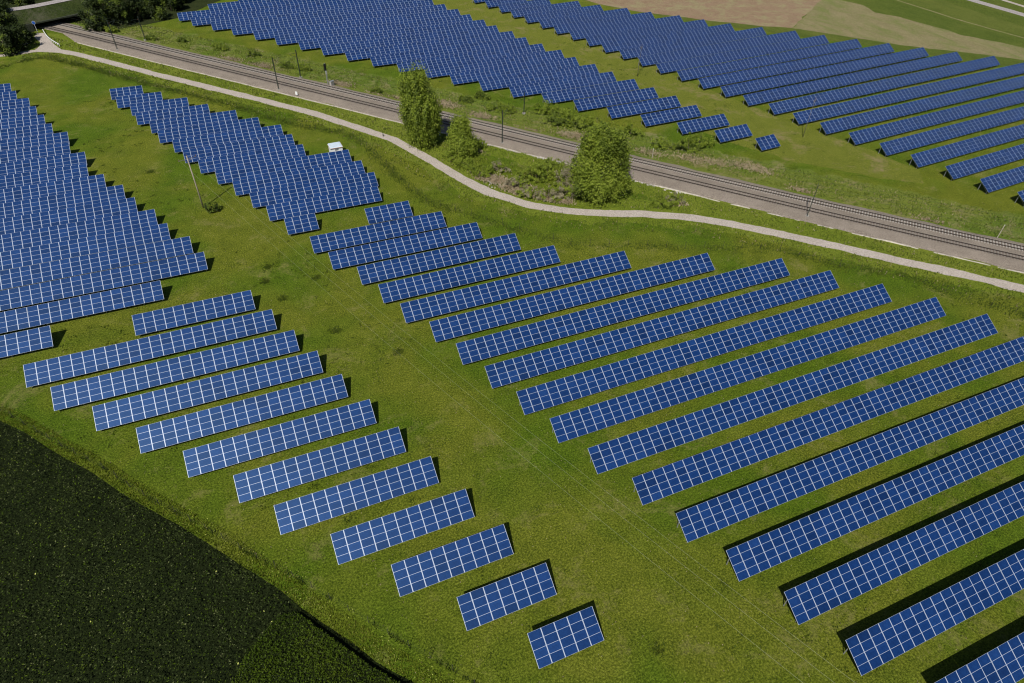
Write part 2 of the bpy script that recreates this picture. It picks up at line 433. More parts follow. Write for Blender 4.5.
M['blue'] = plain('sign_blue', (.02, .08, .32), .5, 0, .05)
M['concrete'] = plain('old_concrete', (.30, .29, .26), .9, 0, .2, .6)
M['rubber'] = plain('rubber', (.015, .015, .015), .8)
M['carglass'] = plain('car_glass', (.02, .03, .04), .1, 0, .05, 1, .8)
M['insul'] = plain('brown_insulator', (.14, .06, .035), .3, 0, .1)
M['portal_shade'] = plain('shade_dark_concrete', (.035, .042, .025), .95, 0, .4, 1.5)  # plain concrete coloured dark to extend the shade of the portal opening
M['stone'] = plain('pale_rubble', (.42, .39, .36), .9, 0, .25, 2)

M['leafA'] = leaf_mat('leaf_fresh', (.15, .21, .022), (.27, .345, .040), (.40, .46, .075), .5)
M['leafB'] = leaf_mat('leaf_deep', (.075, .115, .014), (.15, .205, .028), (.23, .29, .05), .45)
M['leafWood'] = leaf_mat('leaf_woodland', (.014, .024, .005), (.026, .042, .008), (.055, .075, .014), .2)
M['leafBare'] = leaf_mat('twig_blossom', (.20, .18, .10), (.31, .28, .17), (.44, .40, .28), .3)
M['tuft'] = leaf_mat('grass_blades', (.08, .115, .010), (.14, .175, .018), (.22, .23, .04), .3, .15)
M['herb'] = leaf_mat('herb_blades', (.12, .16, .012), (.19, .23, .02), (.28, .30, .05), .3, .4)
M['tuftdark'] = leaf_mat('weed_blades', (.045, .080, .008), (.08, .12, .014), (.12, .16, .025), .3, .3)
M['straw'] = leaf_mat('dry_straw', (.26, .20, .12), (.38, .30, .20), (.48, .40, .28), .2, .3)
M['crop'] = leaf_mat('crop_leaf', (.011, .019, .005), (.024, .036, .009), (.055, .072, .020), .1, .25, .06)
M['croplight'] = leaf_mat('crop_pale_leaf', (.06, .08, .03), (.12, .14, .05), (.20, .21, .09), .2, .5, .08)
M['yellow'] = plain('yellow_flower', (.42, .44, .10), .7, 0, .2)
M['wedge'] = leaf_mat('cereal_leaf', (.030, .055, .004), (.055, .090, .006), (.090, .125, .010), .15, .1, .06)

def solar_glass():
    m, nt, b = newmat('solar_cell_glass')
    tc = N(nt, 'ShaderNodeTexCoord'); oi = N(nt, 'ShaderNodeObjectInfo')
    sx = N(nt, 'ShaderNodeSeparateXYZ'); nt.links.new(tc.outputs['Object'], sx.inputs[0])
    dv = N(nt, 'ShaderNodeMath', operation='DIVIDE'); dv.inputs[1].default_value = 1.015; nt.links.new(sx.outputs[1], dv.inputs[0])
    fl = N(nt, 'ShaderNodeMath', operation='FLOOR'); nt.links.new(dv.outputs[0], fl.inputs[0])
    rm = N(nt, 'ShaderNodeMath', operation='MULTIPLY_ADD'); rm.inputs[1].default_value = 97.3; nt.links.new(oi.outputs['Random'], rm.inputs[0]); nt.links.new(fl.outputs[0], rm.inputs[2])
    wn = N(nt, 'ShaderNodeTexWhiteNoise', noise_dimensions='1D'); nt.links.new(rm.outputs[0], wn.inputs['W'])
    c = ramp(nt, wn.outputs['Value'], [(0, (.0036, .0185, .080)), (.12, (.0044, .0240, .102)), (.85, (.0056, .0290, .122)), (1, (.008, .036, .142))])
    # cell raster: 10 x 6 cells of slightly different crystals
    mp = N(nt, 'ShaderNodeMapping'); mp.inputs['Scale'].default_value = (6.2, 6.2, 6.2); nt.links.new(tc.outputs['Object'], mp.inputs[0])
    vo = N(nt, 'ShaderNodeTexVoronoi'); nt.links.new(mp.outputs[0], vo.inputs['Vector']); vo.inputs['Scale'].default_value = 1.0; vo.inputs['Randomness'].default_value = .25
    sp = N(nt, 'ShaderNodeSeparateColor'); nt.links.new(vo.outputs['Color'], sp.inputs[0])
    c = mix(nt, 1.0, c, ramp(nt, sp.outputs[0], [(0, (.80, .82, .86)), (1, (1.18, 1.16, 1.12))]), 'MULTIPLY')
    nt.links.new(c, b.inputs['Base Color']); b.inputs['Roughness'].default_value = .40
    b.inputs['Specular IOR Level'].default_value = .70; b.inputs['Specular Tint'].default_value = (.30, .55, 1, 1)   # blue anti-reflection coating
    return m
M['cell'] = solar_glass()

# ------------------------------------------------------------------ camera
cam = bpy.data.cameras.new('camera'); co_ = bpy.data.objects.new('camera', cam); col.objects.link(co_)
yaw, pitch, roll = CAM[:3]
cy, sy, cp, sp_ = math.cos(yaw), math.sin(yaw), math.cos(pitch), math.sin(pitch)
f = Vector((sy*cp, cy*cp, -sp_)); r = Vector((cy, -sy, 0)); u = r.cross(f)
r2 = r*math.cos(roll)+u*math.sin(roll); u2 = -r*math.sin(roll)+u*math.cos(roll)
co_.matrix_world = Matrix(((r2.x, u2.x, -f.x, 0), (r2.y, u2.y, -f.y, 0), (r2.z, u2.z, -f.z, CAM[4]), (0, 0, 0, 1)))
cam.sensor_width = 36; cam.lens = CAM[3]/1024*36; cam.clip_start = 1; cam.clip_end = 6000
scene.camera = co_

# ------------------------------------------------------------------ light
w = bpy.data.worlds.new('World'); scene.world = w; w.use_nodes = True
nt = w.node_tree; bg = nt.nodes['Background']
sk = nt.nodes.new('ShaderNodeTexSky'); sk.sky_type = 'NISHITA'; sk.sun_disc = False
EL, AZ = R(50.5), R(41.5)        # shadows run towards +y, 41.5 deg clockwise
sk.sun_elevation = EL; sk.sun_rotation = AZ+math.pi; sk.air_density = 1.0; sk.dust_density = .6; sk.altitude = 100
nt.links.new(sk.outputs[0], bg.inputs[0]); bg.inputs[1].default_value = .052
sun = bpy.data.lights.new('sun', 'SUN'); so = bpy.data.objects.new('sun', sun); col.objects.link(so)
sun.energy = 4.7; sun.angle = R(.53); sun.color = (1, .955, .88)
so.rotation_euler = Vector((math.sin(AZ)*math.cos(EL), math.cos(AZ)*math.cos(EL), -math.sin(EL))).to_track_quat('-Z', 'Y').to_euler()
so.location = (-60, -60, 120)
scene.view_settings.view_transform = 'Standard'; scene.view_settings.look = 'None'
scene.view_settings.exposure = 0; scene.view_settings.gamma = 1
scene.render.engine = 'CYCLES'
scene.cycles.pixel_filter_type = 'BLACKMAN_HARRIS'; scene.cycles.filter_width = 1.15
scene.render.resolution_x = 1024; scene.render.resolution_y = 683

# ------------------------------------------------------------------ ground sheets
S_ = 2500
V = [(-S_, -S_, 0), (S_, -S_, 0), (S_, S_, 0), (-S_, S_, 0)]
tag(link('ground', mesh_np('ground', V, [(0, 1, 2, 3)], M['meadow'])), kind='structure')

RO = np.array(RO); RE = np.array(RE); RN = np.array([-RE[1], RE[0]])
def rail_line(u, off):
    uu = np.clip(u, 0, 300)/100
    wv = np.polyval(NEAR, uu)
    s1 = (np.polyval(NEAR, 3.0)-np.polyval(NEAR, 2.95))/.05*.4
    wv = wv + np.where(u > 300, (u-300)/100*s1, 0)
    return RO + RE*u[:, None] + RN*(wv+off)[:, None]
U = np.arange(-26, 430, 1.0)
RC = rail_line(U, 0.0)
pathC = cmul(PATH, 1.0)

# verge strips around path and railway, the rough bank beyond the line
lowE = rail_line(U, -6.2)
tag(strip('verge', cmul(PATH, 1.2), 7.0, 4.5, .004, M['verge'], .7), kind='structure')
tag(strip('railway_verge', rail_line(U, -8.5), 4.0, 4.0, .008, M['verge'], .5), kind='structure')
tag(strip('bank', rail_line(U, 13.0), 8.0, 8.0, .012, M['rough'], .9), kind='structure')
ALLEY = [(84,300),(88,272),(95,240),(103,214),(111,188),(120,161),(128,137),(136,122),(148,108),(160,98),(166,104),(160,124),(153,148),(147,171),(141,196),(134,222),(127,250),(120,275),(114,303)]
tag(polysheet('alley_grass', ALLEY, .004, M['alley'], .8), kind='structure')
FAR = [(120,330),(147,300),(163,268),(186,236),(213,208),(240,180),(262,155),(290,128),(420,100),(700,200),(900,900),(60,700)]
tag(polysheet('far_meadow', FAR, .016, M['farm'], .8, 6), kind='structure')
tag(polysheet('ploughed_field', BROWN, .024, M['brown'], .5), kind='structure')
tag(polysheet('stubble_field', DRY, .028, M['dryfield'], .6), kind='structure')
tag(strip('field_track', cmul(PALELINE, 2.0), .55, .55, .024, M['dryfield'], .1), kind='structure')
tag(strip('embankment_grass', cmul(EMBANK, 2.0), 10.0, .2, .032, M['farmdark'], .3), kind='structure')
tag(strip('road', cmul(ROADNE, 2.0), 2.6, 2.6, .040, M['asphalt'], .03), kind='structure')
tag(strip('side_track', cmul(ROADNE2, 2.0), 1.3, 1.3, .040, M['path'], .08), kind='structure')

tag(strip('path', pathC, 1.5, 1.5, .016, M['path'], .11), kind='structure')
tag(polysheet('path_junction', JUNC, .012, M['path'], .10), kind='structure')
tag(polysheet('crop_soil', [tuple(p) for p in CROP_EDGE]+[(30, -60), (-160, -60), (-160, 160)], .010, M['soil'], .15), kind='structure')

# ballast bed: a low embankment with sloping shoulders
def bed():
    prof = [(-6.35, .02), (-5.6, .30), (5.7, .34), (6.8, .02)]
    n = len(U); V = np.zeros((n*4, 3)); F = []
    for k, (o, z) in enumerate(prof):
        oo = o + (smooth_noise(n, 5, .22) if k in (0, 3) else 0)
        if k == 0: oo = np.where(U < 0, np.maximum(oo, -6.2+4*np.clip(-U, 0, 12)/12), oo)
        if k == 1: oo = np.where(U < 0, np.maximum(oo, -5.3+3.4*np.clip(-U, 0, 12)/12), oo)
        N2 = RN[None]
        V[k*n:(k+1)*n, :2] = RC + N2*np.reshape(oo+np.zeros(n), (-1, 1)); V[k*n:(k+1)*n, 2] = z
    i = np.arange(n-1)
    for k in range(3): F.append(np.stack([k*n+i, k*n+i+1, (k+1)*n+i+1, (k+1)*n+i], 1))
    return link('railway_ballast', mesh_np('railway_ballast', V, np.concatenate(F), M['ballast']))
tag(bed(), kind='structure')

# pale cable duct along the near side of the ballast
def duct():
    u = np.arange(2, 430, 1.2); n = len(u)
    C = rail_line(u, -6.6+smooth_noise(n, 3, .07)); C = C+0
    z = np.where(u < 150, .13, .10) + np.where(u < 150, 0, smooth_noise(n, 2, .09)) - .02
    # narrow top slab sinking into the grass here and there
    A = C+RN*.21; B_ = C-RN*.21; V = np.zeros((4*n, 3)); V[:n, :2] = A; V[n:2*n, :2] = B_; V[2*n:3*n, :2] = A; V[3*n:, :2] = B_
    V[:n, 2] = z; V[n:2*n, 2] = z; V[2*n:, 2] = -.2
    i = np.arange(n-1)
    F = np.concatenate([np.stack([n+i, n+i+1, i+1, i], 1), np.stack([i, i+1, 2*n+i+1, 2*n+i], 1), np.stack([3*n+i, 3*n+i+1, n+i+1, n+i], 1)])
    return tag(link('cable_duct', mesh_np('cable_duct', V, F, M['kerb'])), 'pale concrete cable duct running along the near edge of the railway ballast', 'cable duct')
duct()

# tracks
def track(off, mat_s, label):
    t = empty('railway_track', (0, 0, 0)); tag(t, label, 'railway track', 'the two railway tracks')
    C = rail_line(U, off)
    for s in (-1, 1):
        mb = MB(); Cc = C + RN*s*.7525
        n = len(Cc)
        for (o0, z0), (o1, z1) in (((-.035, .60), (.035, .60)), ((-.09, .40), (-.035, .60)), ((.035, .60), (.09, .40))):
            for i in range(n-1):
                a0 = Cc[i]+RN*o0; a1 = Cc[i]+RN*o1; b0 = Cc[i+1]+RN*o0; b1 = Cc[i+1]+RN*o1
                mb.quad((*a0, z0), (*b0, z0), (*b1, z1), (*a1, z1))
        mb.build('rail', M['rail'], t)
    us = np.arange(-24, 420, .62); P = rail_line(us, off); mb = MB()
    for p in P:
        a = p - RN*1.3; b_ = p + RN*1.3
        mb.bar((*a, .37), (*b_, .37), .25, .12)
    tag(mb.build('sleepers', mat_s, t), kind='stuff')
for o_ in (-.9, 3.7): tag(strip('stained_ballast', rail_line(U, o_), 1.05, 1.05, .350, M['stain'], .08), kind='structure')
track(-.9, M['sleeper_dark'], 'nearer railway track with dull sleepers and rusty rails, closer to the gravel path')
track(3.7, M['sleeper'], 'farther railway track with pale concrete sleepers, closer to the shrubby bank')

# ------------------------------------------------------------------ solar tables
TILT = R(30.06); SL = 4.06; PITCH = 1.731; H0 = .8
def column_mesh():
    mb = MB(); mb.box(.004, PITCH-.004, 0, SL, -.035, -.004, 2); mb.box(.004, PITCH-.004, 0, SL, -.0035, 0, 0)
    for k in range(4):
        y0 = k*1.015
        mb.box(.056, PITCH-.056, y0+.018, y0+1.015-.018, 0, .003, 1)
    me = mb.mesh('panel_column', [M['alu'], M['cell'], M['backsheet_edge_shade']])
    me.polygons.foreach_set('use_smooth', [False]*len(me.polygons)); return me
colmesh = column_mesh()
frames = {}
def frame_mesh(n):
    if n in frames: return frames[n]
    L_ = n*PITCH; mb = MB(); ct, st = math.cos(TILT), math.sin(TILT)
    for s in (.55, 1.55, 2.5, 3.5):
        mb.bar((.1, s*ct+.055*st, H0+s*st-.095), (L_-.1, s*ct+.055*st, H0+s*st-.095), .05, .09)
    k = max(2, int(round(L_/3.4))+1)
    for i in range(k):
        x = .45+(L_-.9)*i/(k-1)
        mb.bar((x, .25*ct+.1*st, H0+.25*st-.19), (x, 3.85*ct+.1*st, H0+3.85*st-.19), .07, .09)
        mb.box(x-.05, x+.05, .62, .72, 0, H0+.7*math.tan(TILT)-.22)
        mb.box(x-.05, x+.05, 2.85, 2.95, 0, H0+2.9*math.tan(TILT)-.22)
        mb.bar((x, .72, .45), (x, 2.85, H0+2.85*math.tan(TILT)-.45), .05, .05)
    frames[n] = mb.mesh('support_frame', M['galv']); return frames[n]

ORD = ['', 'first', 'second', 'third', 'fourth', 'fifth', 'sixth', 'seventh', 'eighth', 'ninth', 'tenth', 'eleventh', 'twelfth', 'thirteenth', 'fourteenth', 'fifteenth', 'sixteenth', 'seventeenth', 'eighteenth', 'nineteenth', 'twentieth', 'twenty-first', 'twenty-second', 'twenty-third', 'twenty-fourth', 'twenty-fifth', 'twenty-sixth', 'twenty-seventh', 'twenty-eighth', 'twenty-ninth', 'thirtieth', 'thirty-first', 'thirty-second', 'thirty-third', 'thirty-fourth']
BL = {'A': ('short blue solar table in the lower left staircase, {} from the bottom', 'solar tables of the lower left staircase'),
      'R': ('long blue solar table in the big right-hand block, {} from the bottom right corner', 'solar tables of the big right-hand block'),
      'W': ('blue solar table in the dense block cut by the left edge, {} from its bottom', 'solar tables of the block at the left edge'),
      'C': ('blue solar table in the small block beside the white kiosk, {} from its bottom', 'solar tables of the block beside the white kiosk'),
      'N': ('blue solar table just beyond the railway, {} row up from the lone smallest table there', 'solar tables just beyond the railway'),
      'F': ('blue solar table in the farthest upper right block, {} row up from its right edge', 'solar tables of the farthest upper right block')}
by = {}
for q in TABLES: by.setdefault(q[0], []).append(q)
for k, rows in by.items():
    rows.sort(key=lambda q: q[2])
    for i, (_, x0, y0, x1, y1, n) in enumerate(rows):
        t = empty('solar_table', (x0, y0, 0), math.atan2(y1-y0, x1-x0))
        lab, grp = BL[k]
        tag(t, lab.format(ORD[i+1]), 'solar table', grp)
        s = math.hypot(x1-x0, y1-y0)/(n*PITCH)
        o = link('support_frame', frame_mesh(n), t); o.scale = (s, 1, 1)
        dz = random.gauss(0, .012)
        for c in range(n):
            o = link('panel_column', colmesh, t, (c*PITCH*s, 0, H0+dz), (TILT+random.gauss(0, .0035), 0, 0)); o.scale = (s, 1, 1)

# ------------------------------------------------------------------ vegetation
def leaves(P, size, aniso=1.0, hang=0.0, ctr=None):
    """one small leaf-spray quad per point, blades facing mostly up and outwards"""
    n = len(P); s = size*rng.uniform(.6, 1.4, n)
    nr = rng.normal(0, .62, (n, 3)); nr[:, 2] += .75*(1-.6*hang)
    if ctr is not None:
        o = P-ctr; o /= np.linalg.norm(o, axis=1)[:, None]+1e-6; nr += o*(.55+.4*hang)
    nr /= np.linalg.norm(nr, axis=1)[:, None]
    d = rng.normal(0, 1, (n, 3)); d[:, 2] -= hang*2.2
    d -= (d*nr).sum(1)[:, None]*nr; d /= np.linalg.norm(d, axis=1)[:, None]
    e = np.cross(nr, d)
    a = d*(s*aniso)[:, None]; b_ = e*(s*.5)[:, None]
    V = np.stack([P-a, P-b_, P+a, P+b_], 1).reshape(-1, 3)
    F = np.arange(4*n).reshape(-1, 4); return V, F

def make_tree(name, label, cat, x, y, h, blobs, nl, ls, mats, trunk_r=.22, group=None, droop=0.0, clump=.9, trunk=True, seedlimbs=9, mat_w=None):
    t = empty(name, (x, y, 0)); tag(t, label, cat, group)
    B = np.array(blobs, float); vol = (B[:, 3]*B[:, 4]*B[:, 5])**.67; vol /= vol.sum()
    nc = max(12, nl//(45 if nl < 4000 else 90)); ci = rng.choice(len(B), nc, p=vol)
    d = rng.normal(0, 1, (nc, 3)); d /= np.linalg.norm(d, axis=1)[:, None]
    rr = rng.uniform(.35, 1.0, nc)**.45
    CC = B[ci, :3] + d*rr[:, None]*B[ci, 3:6]
    CC[:, 2] = np.maximum(CC[:, 2], .25)
    li = rng.integers(0, nc, nl)
    cr = clump*rng.uniform(.6, 1.3, nc)
    off = rng.normal(0, .5, (nl, 3))*cr[li][:, None]
    off[:, 2] *= (1+droop*1.6); off[:, 0] *= (1-.35*droop); off[:, 1] *= (1-.35*droop)
    P = CC[li]+off; P[:, 2] = np.maximum(P[:, 2], .06)
    V, F = leaves(P, ls, 1.0, droop, B[:, :3].mean(0))
    mi = None
    if len(mats) > 1:
        cm = rng.choice(len(mats), nc, p=mat_w or [1/len(mats)]*len(mats)); mi = cm[li]
    link('crown', mesh_np('crown', V, F, mats, mi), t)
    if trunk:
        mb = MB()
        top = Vector((rng.normal(0, .2), rng.normal(0, .2), h*.8))
        mb.tube([(0, 0, -.1), (.03*h*.2, 0, h*.25), top*.65, top], [trunk_r*1.25, trunk_r, trunk_r*.6, trunk_r*.15], 8)
        for k in range(seedlimbs):
            c = Vector(CC[rng.integers(0, nc)]); z0 = min(c.z*.55, h*.6); a = Vector((0, 0, z0))
            mid = (a+c)/2 + Vector((0, 0, .08*h))
            mb.tube([a, mid, c], [trunk_r*.45, trunk_r*.25, trunk_r*.06], 5)
        mb.build('trunk', M['bark'], t, smooth=True)
    return t

# birch by the railway
make_tree('birch_tree', 'tall drooping light green tree beside the railway, its shadow across the ballast', 'tree', 46.6, 165.2, 19,
          [(0, 0, 5.5, 4.9, 4.9, 5.2), (-.4, 0, 10.5, 4.9, 4.9, 5.4), (-1.3, 0, 15.4, 4.0, 4.0, 4.0), (2.6, 0, 8.5, 3.2, 3.2, 5.0), (-2.9, 0, 10, 2.6, 2.6, 5.5)],
          36000, .25, [M['leafA'], M['leafB']], .3, droop=.85, clump=1.15, mat_w=[.78, .22])
make_tree('young_birch', 'smaller bushy light green tree just right of the tall drooping tree', 'tree', 54.6, 155.6, 11,
          [(0, 0, 3.4, 3.7, 3.7, 3.2), (-.2, 0, 7.2, 2.7, 2.7, 3.4), (1.7, -1, 2.4, 2.4, 2.4, 2.0), (-1.2, 0, 5, 2.6, 2.6, 3)],
          20000, .24, [M['leafA'], M['leafB']], .18, droop=.55, clump=1.0, mat_w=[.8, .2])
make_tree('willow_tree', 'broad round green willow between the gravel path and the railway', 'tree', 77.5, 121.5, 13,
          [(0, 0, 5.2, 4.9, 4.4, 3.8), (-2.2, 2.2, 9.2, 4.4, 4.4, 3.4), (1.6, 2.5, 12.6, 5.0, 4.6, 3.7), (-1.6, 2.5, 13.6, 3.2, 3.2, 2.6), (4.0, 2.5, 11.0, 3.4, 3.2, 3.2), (-3.7, 0, 4.4, 3.2, 3.0, 2.8), (4.0, -.4, 5.0, 3.4, 3.2, 3.0), (.3, -1.6, 2.4, 3.8, 2.2, 2.0), (3.4, 1.6, 8.6, 4.0, 3.8, 3.4), (-3.8, 1.5, 6.4, 3, 3, 2.6)],
          42000, .26, [M['leafA'], M['leafB']], .35, droop=.25, clump=1.3, mat_w=[.7, .3])

WOOD += [(-80, 331, 5), (-72, 335, 5), (-64, 337, 5), (-66, 287.5, 4)]
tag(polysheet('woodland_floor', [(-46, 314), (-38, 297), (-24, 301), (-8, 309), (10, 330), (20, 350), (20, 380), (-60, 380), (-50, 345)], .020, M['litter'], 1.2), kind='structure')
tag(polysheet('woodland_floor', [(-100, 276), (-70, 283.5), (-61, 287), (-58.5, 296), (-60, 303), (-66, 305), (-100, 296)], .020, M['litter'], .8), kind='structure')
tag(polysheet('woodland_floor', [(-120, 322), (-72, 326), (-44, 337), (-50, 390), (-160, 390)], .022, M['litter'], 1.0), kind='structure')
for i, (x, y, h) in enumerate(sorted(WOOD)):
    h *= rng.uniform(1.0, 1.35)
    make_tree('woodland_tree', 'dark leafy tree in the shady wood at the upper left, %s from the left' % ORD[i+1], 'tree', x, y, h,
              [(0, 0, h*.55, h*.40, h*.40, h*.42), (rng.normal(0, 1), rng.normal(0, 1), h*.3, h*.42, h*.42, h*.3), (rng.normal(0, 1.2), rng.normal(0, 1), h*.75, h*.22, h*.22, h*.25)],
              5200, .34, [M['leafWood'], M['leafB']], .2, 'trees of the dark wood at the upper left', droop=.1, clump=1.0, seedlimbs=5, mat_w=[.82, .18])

cnt = {0: 0, 1: 0, 2: 0}
SL_ = {0: ('shrub', 'light green shrub near the railway, {} of its kind from the left'), 1: ('shrub', 'dark green shrub on the bank beyond the railway, {} of its kind from the left'),
       2: ('shrub', 'pale twiggy shrub between path and railway, {} of its kind from the left')}
SHRUBS = [q for q in SHRUBS if q[:2] != (30.2, 208.9)]
for (x, y, r_, k) in SHRUBS:
    cnt[k] += 1; nm, lb = SL_[k]
    r_ = r_*{0: 1.3, 1: 1.0, 2: 1.35}[k]
    m_ = {0: [M['leafA'], M['leafB']], 1: [M['leafB'], M['leafA']], 2: [M['leafBare'], M['leafA']]}[k]
    make_tree(nm, lb.format(ORD[cnt[k]]), 'shrub', x, y, r_*1.8,
              [(0, 0, r_*.6, r_, r_, r_*.65), (r_*rng.uniform(.5, 1), -r_*rng.uniform(.3, .8), r_*.45, r_*.7, r_*.6, r_*.5), (-r_*rng.uniform(.5, 1), r_*rng.uniform(.2, .8), r_*.5, r_*.7, r_*.6, r_*.55), (rng.normal(0, .4)*r_, rng.normal(0, .4)*r_, r_*1.0, r_*.5, r_*.5, r_*.45)],
              int(1100*r_), .17, m_, .05, {0: 'light green shrubs near the railway', 1: 'dark green shrubs beyond the railway', 2: 'pale twiggy shrubs by the path'}[k],
              clump=.45, seedlimbs=5, mat_w={0: [.8, .2], 1: [.7, .3], 2: [.55, .45]}[k])
make_tree('bare_bush', 'tall pale twiggy bush leaning against the left side of the broad willow', 'shrub', 73.3, 126.6, 6, [(0, 0, 2.6, 2.6, 2.2, 2.4), (-.8, 1, 4.4, 2.0, 2.0, 2.0), (.8, -.6, 1.8, 2.4, 1.8, 1.6)], 7000, .19, [M['leafBare'], M['leafA']], .12, droop=0, clump=.8, mat_w=[.75, .25])
x, y = SHRUBPOLE
make_tree('bramble', 'dark bush at the foot of the leaning wooden power pole in the meadow', 'shrub', x, y-.2, 2.8, [(0, 0, 1.2, 1.5, 1.5, 1.25), (.8, .3, .8, 1.0, 1.0, .8)], 1700, .15, [M['leafB'], M['leafWood']], .04, clump=.4, seedlimbs=4)

# grass tufts -----------------------------------------------------------------
def tufts(name, P, hgt, wid, mats, label, midx=None, z0=0.0, blades=3, cat='grass', lean=.55):
    n = len(P); out = []
    for k in range(blades):
        a = rng.uniform(0, 2*math.pi, n); h = hgt*rng.uniform(.6, 1.4, n); w_ = wid*rng.uniform(.6, 1.4, n)
        dx = np.cos(a); dy = np.sin(a); ln = rng.uniform(.1, lean, n)*h
        b0 = np.stack([P[:, 0]-dy*w_, P[:, 1]+dx*w_, np.full(n, z0)], 1)
        b1 = np.stack([P[:, 0]+dy*w_, P[:, 1]-dx*w_, np.full(n, z0)], 1)
        tp = np.stack([P[:, 0]+dx*ln, P[:, 1]+dy*ln, z0+h], 1)
        out.append(np.stack([b0, b1, tp], 1))
    V = np.concatenate(out).reshape(-1, 3); F = np.arange(len(V)).reshape(-1, 3)
    mi = np.tile(midx, blades) if midx is not None else None
    o = link(name, mesh_np(name, V, F, mats, mi))
    return tag(o, label, cat, kind='stuff')

TB = np.array([(q[1], q[2], q[3], q[4]) for q in TABLES])
railpts = rail_line(np.arange(-26, 430, 3.0), .4)
pathpts = pathC[::2]
cropP = [tuple(p) for p in CROP_EDGE]+[(30, -60), (-160, -60), (-160, 160)]
def clear_mask(P):
    m = dist_poly(pathpts, P) > 2.4
    m &= dist_poly(railpts, P) > 7.6
    m &= ~inside(cropP, P); m &= ~inside(JUNC, P)
    return m
def in_view(P, pad=4):
    """keeps the fine grass to the ground the photograph covers"""
    q = [(-48-pad, 40-pad), (72+pad, -2-pad), (372, 205), (300, 300), (60, 330), (-85, 350)]
    return inside(q, P)
def cluster_keep(P, sc=.22, thr=.0):
    v = (np.sin(P[:, 0]*sc+1.3*np.sin(P[:, 1]*sc*.7))+np.sin(P[:, 1]*sc*1.3+2*np.sin(P[:, 0]*sc*.5+1)))*.5
    return v + rng.normal(0, .5, len(P)) > thr
# near meadow, fine speckle
P = np.stack([rng.uniform(-60, 190, 230000), rng.uniform(-6, 175, 230000)], 1)
dens = np.clip(1.25-np.hypot(P[:, 0]-10, P[:, 1])/210, .12, 1)
P = P[(rng.random(len(P)) < dens*.75) & in_view(P)]; P = P[clear_mask(P)]; P = P[cluster_keep(P, .5, -.35)]
tufts('meadow_grass', P, .13, .055, [M['tuft'], M['tuftdark'], M['straw']], 'short tufty grass covering the meadow between the solar tables', rng.choice(3, len(P), p=[.54, .36, .10]))
# taller weeds
P = np.stack([rng.uniform(-60, 150, 9000), rng.uniform(-6, 230, 9000)], 1)
P = P[in_view(P)]; P = P[clear_mask(P)]; P = P[cluster_keep(P, .16, .55)]
P = (P[:, None, :] + rng.normal(0, .35, (len(P), 9, 2))).reshape(-1, 2)
P = np.concatenate([P] + [np.array(q)+rng.normal(0, .55, (160, 2)) for q in WSPOTS])
tufts('meadow_weeds', P, .22, .07, [M['tuftdark'], M['tuft']], 'darker clumps of taller weeds dotted over the meadow', rng.choice(2, len(P), p=[.75, .25]))
# verges between path and railway and the bank beyond
P = np.stack([rng.uniform(-60, 190, 300000), rng.uniform(40, 330, 300000)], 1); P = P[in_view(P)]
dr = dist_poly(railpts, P); dp = dist_poly(pathpts, P)
P = P[(((dr > 7.4) & (dr < 20)) | ((dp < 8) & (dr > 7.6))) & (dp > 1.75)]; P = P[~inside(BROWN, P)]; P = P[~inside(JUNC, P)]; P = P[cluster_keep(P, .7, -.5)]
tufts('verge_grass', P, .30, .09, [M['tuft'], M['tuftdark'], M['straw']], 'long rough grass on the verges of the path and the railway', rng.choice(3, len(P), p=[.55, .38, .07]))
# straw patches
Q = []
for x, y, r_ in DRYSPOTS:
    k = int((520 if (55 < x < 72 and y < 142) else 200 if x < 100 else 110)*r_); a = rng.normal(0, .5, (k, 2))*r_; Q.append(np.array([x, y])+RE*a[:, :1]*1.5+RN*a[:, 1:]*.75)
Q = np.concatenate(Q); Q = Q[dist_poly(railpts, Q) > 7.2]; Q = Q[dist_poly(pathpts, Q) > 1.9]
tufts('dry_grass', Q, .32, .12, [M['straw'], M['tuftdark']], 'patches of dead straw-coloured grass along the railway', rng.choice(2, len(Q), p=[.85, .15]), lean=1.1)
# weeds at the foot of the two fences
for C_, lab, nm in ((cmul(FENCE_SW, .12), 'dark weeds at the foot of the fence along the dark field', 'fence_weeds'), (cmul(FENCE_N, .12), 'dark tall grass along the fence below the gravel path', 'ditch_grass')):
    k = 2 if nm == 'fence_weeds' else 5; wd = .15 if nm == 'fence_weeds' else 1.0
    n = len(C_); g = smooth_noise(n, 9, 1.0) > (.1 if nm == 'fence_weeds' else -.4)
    P = np.repeat(C_[g], k, 0); P = P + rng.normal(0, wd, P.shape)
    tufts(nm, P, .30, .07, [M['tuftdark'], M['tuft']], lab, rng.choice(2, len(P), p=[.85, .15]))
# bright verge with yellow flowers between fence and crop
Cc = cmul(CROP_EDGE, .1); Nn = normals2(Cc)
k = len(Cc); P = np.repeat(Cc, 7, 0)+np.repeat(Nn, 7, 0)*rng.uniform(.0, 2.4, (k*7, 1))
tufts('verge_herbs', P, .22, .06, [M['herb'], M['tuft']], 'bright green herbs on the strip between the fence and the dark field', rng.choice(2, len(P), p=[.8, .2]))
k2 = len(Cc)//2; P = Cc[k2:]; P = np.repeat(P, 2, 0)+np.repeat(Nn[k2:], 2, 0)*rng.uniform(.2, 3.2, (len(P)*2, 1)); P = P[cluster_keep(P, .8, .35)]
Vf, Ff = leaves(np.concatenate([P, rng.uniform(.2, .42, (len(P), 1))], 1), .065)
tag(link('yellow_flowers', mesh_np('yellow_flowers', Vf, Ff, M['yellow'])), 'small yellow flowers scattered on the verge beside the dark field', 'flowers', kind='stuff')

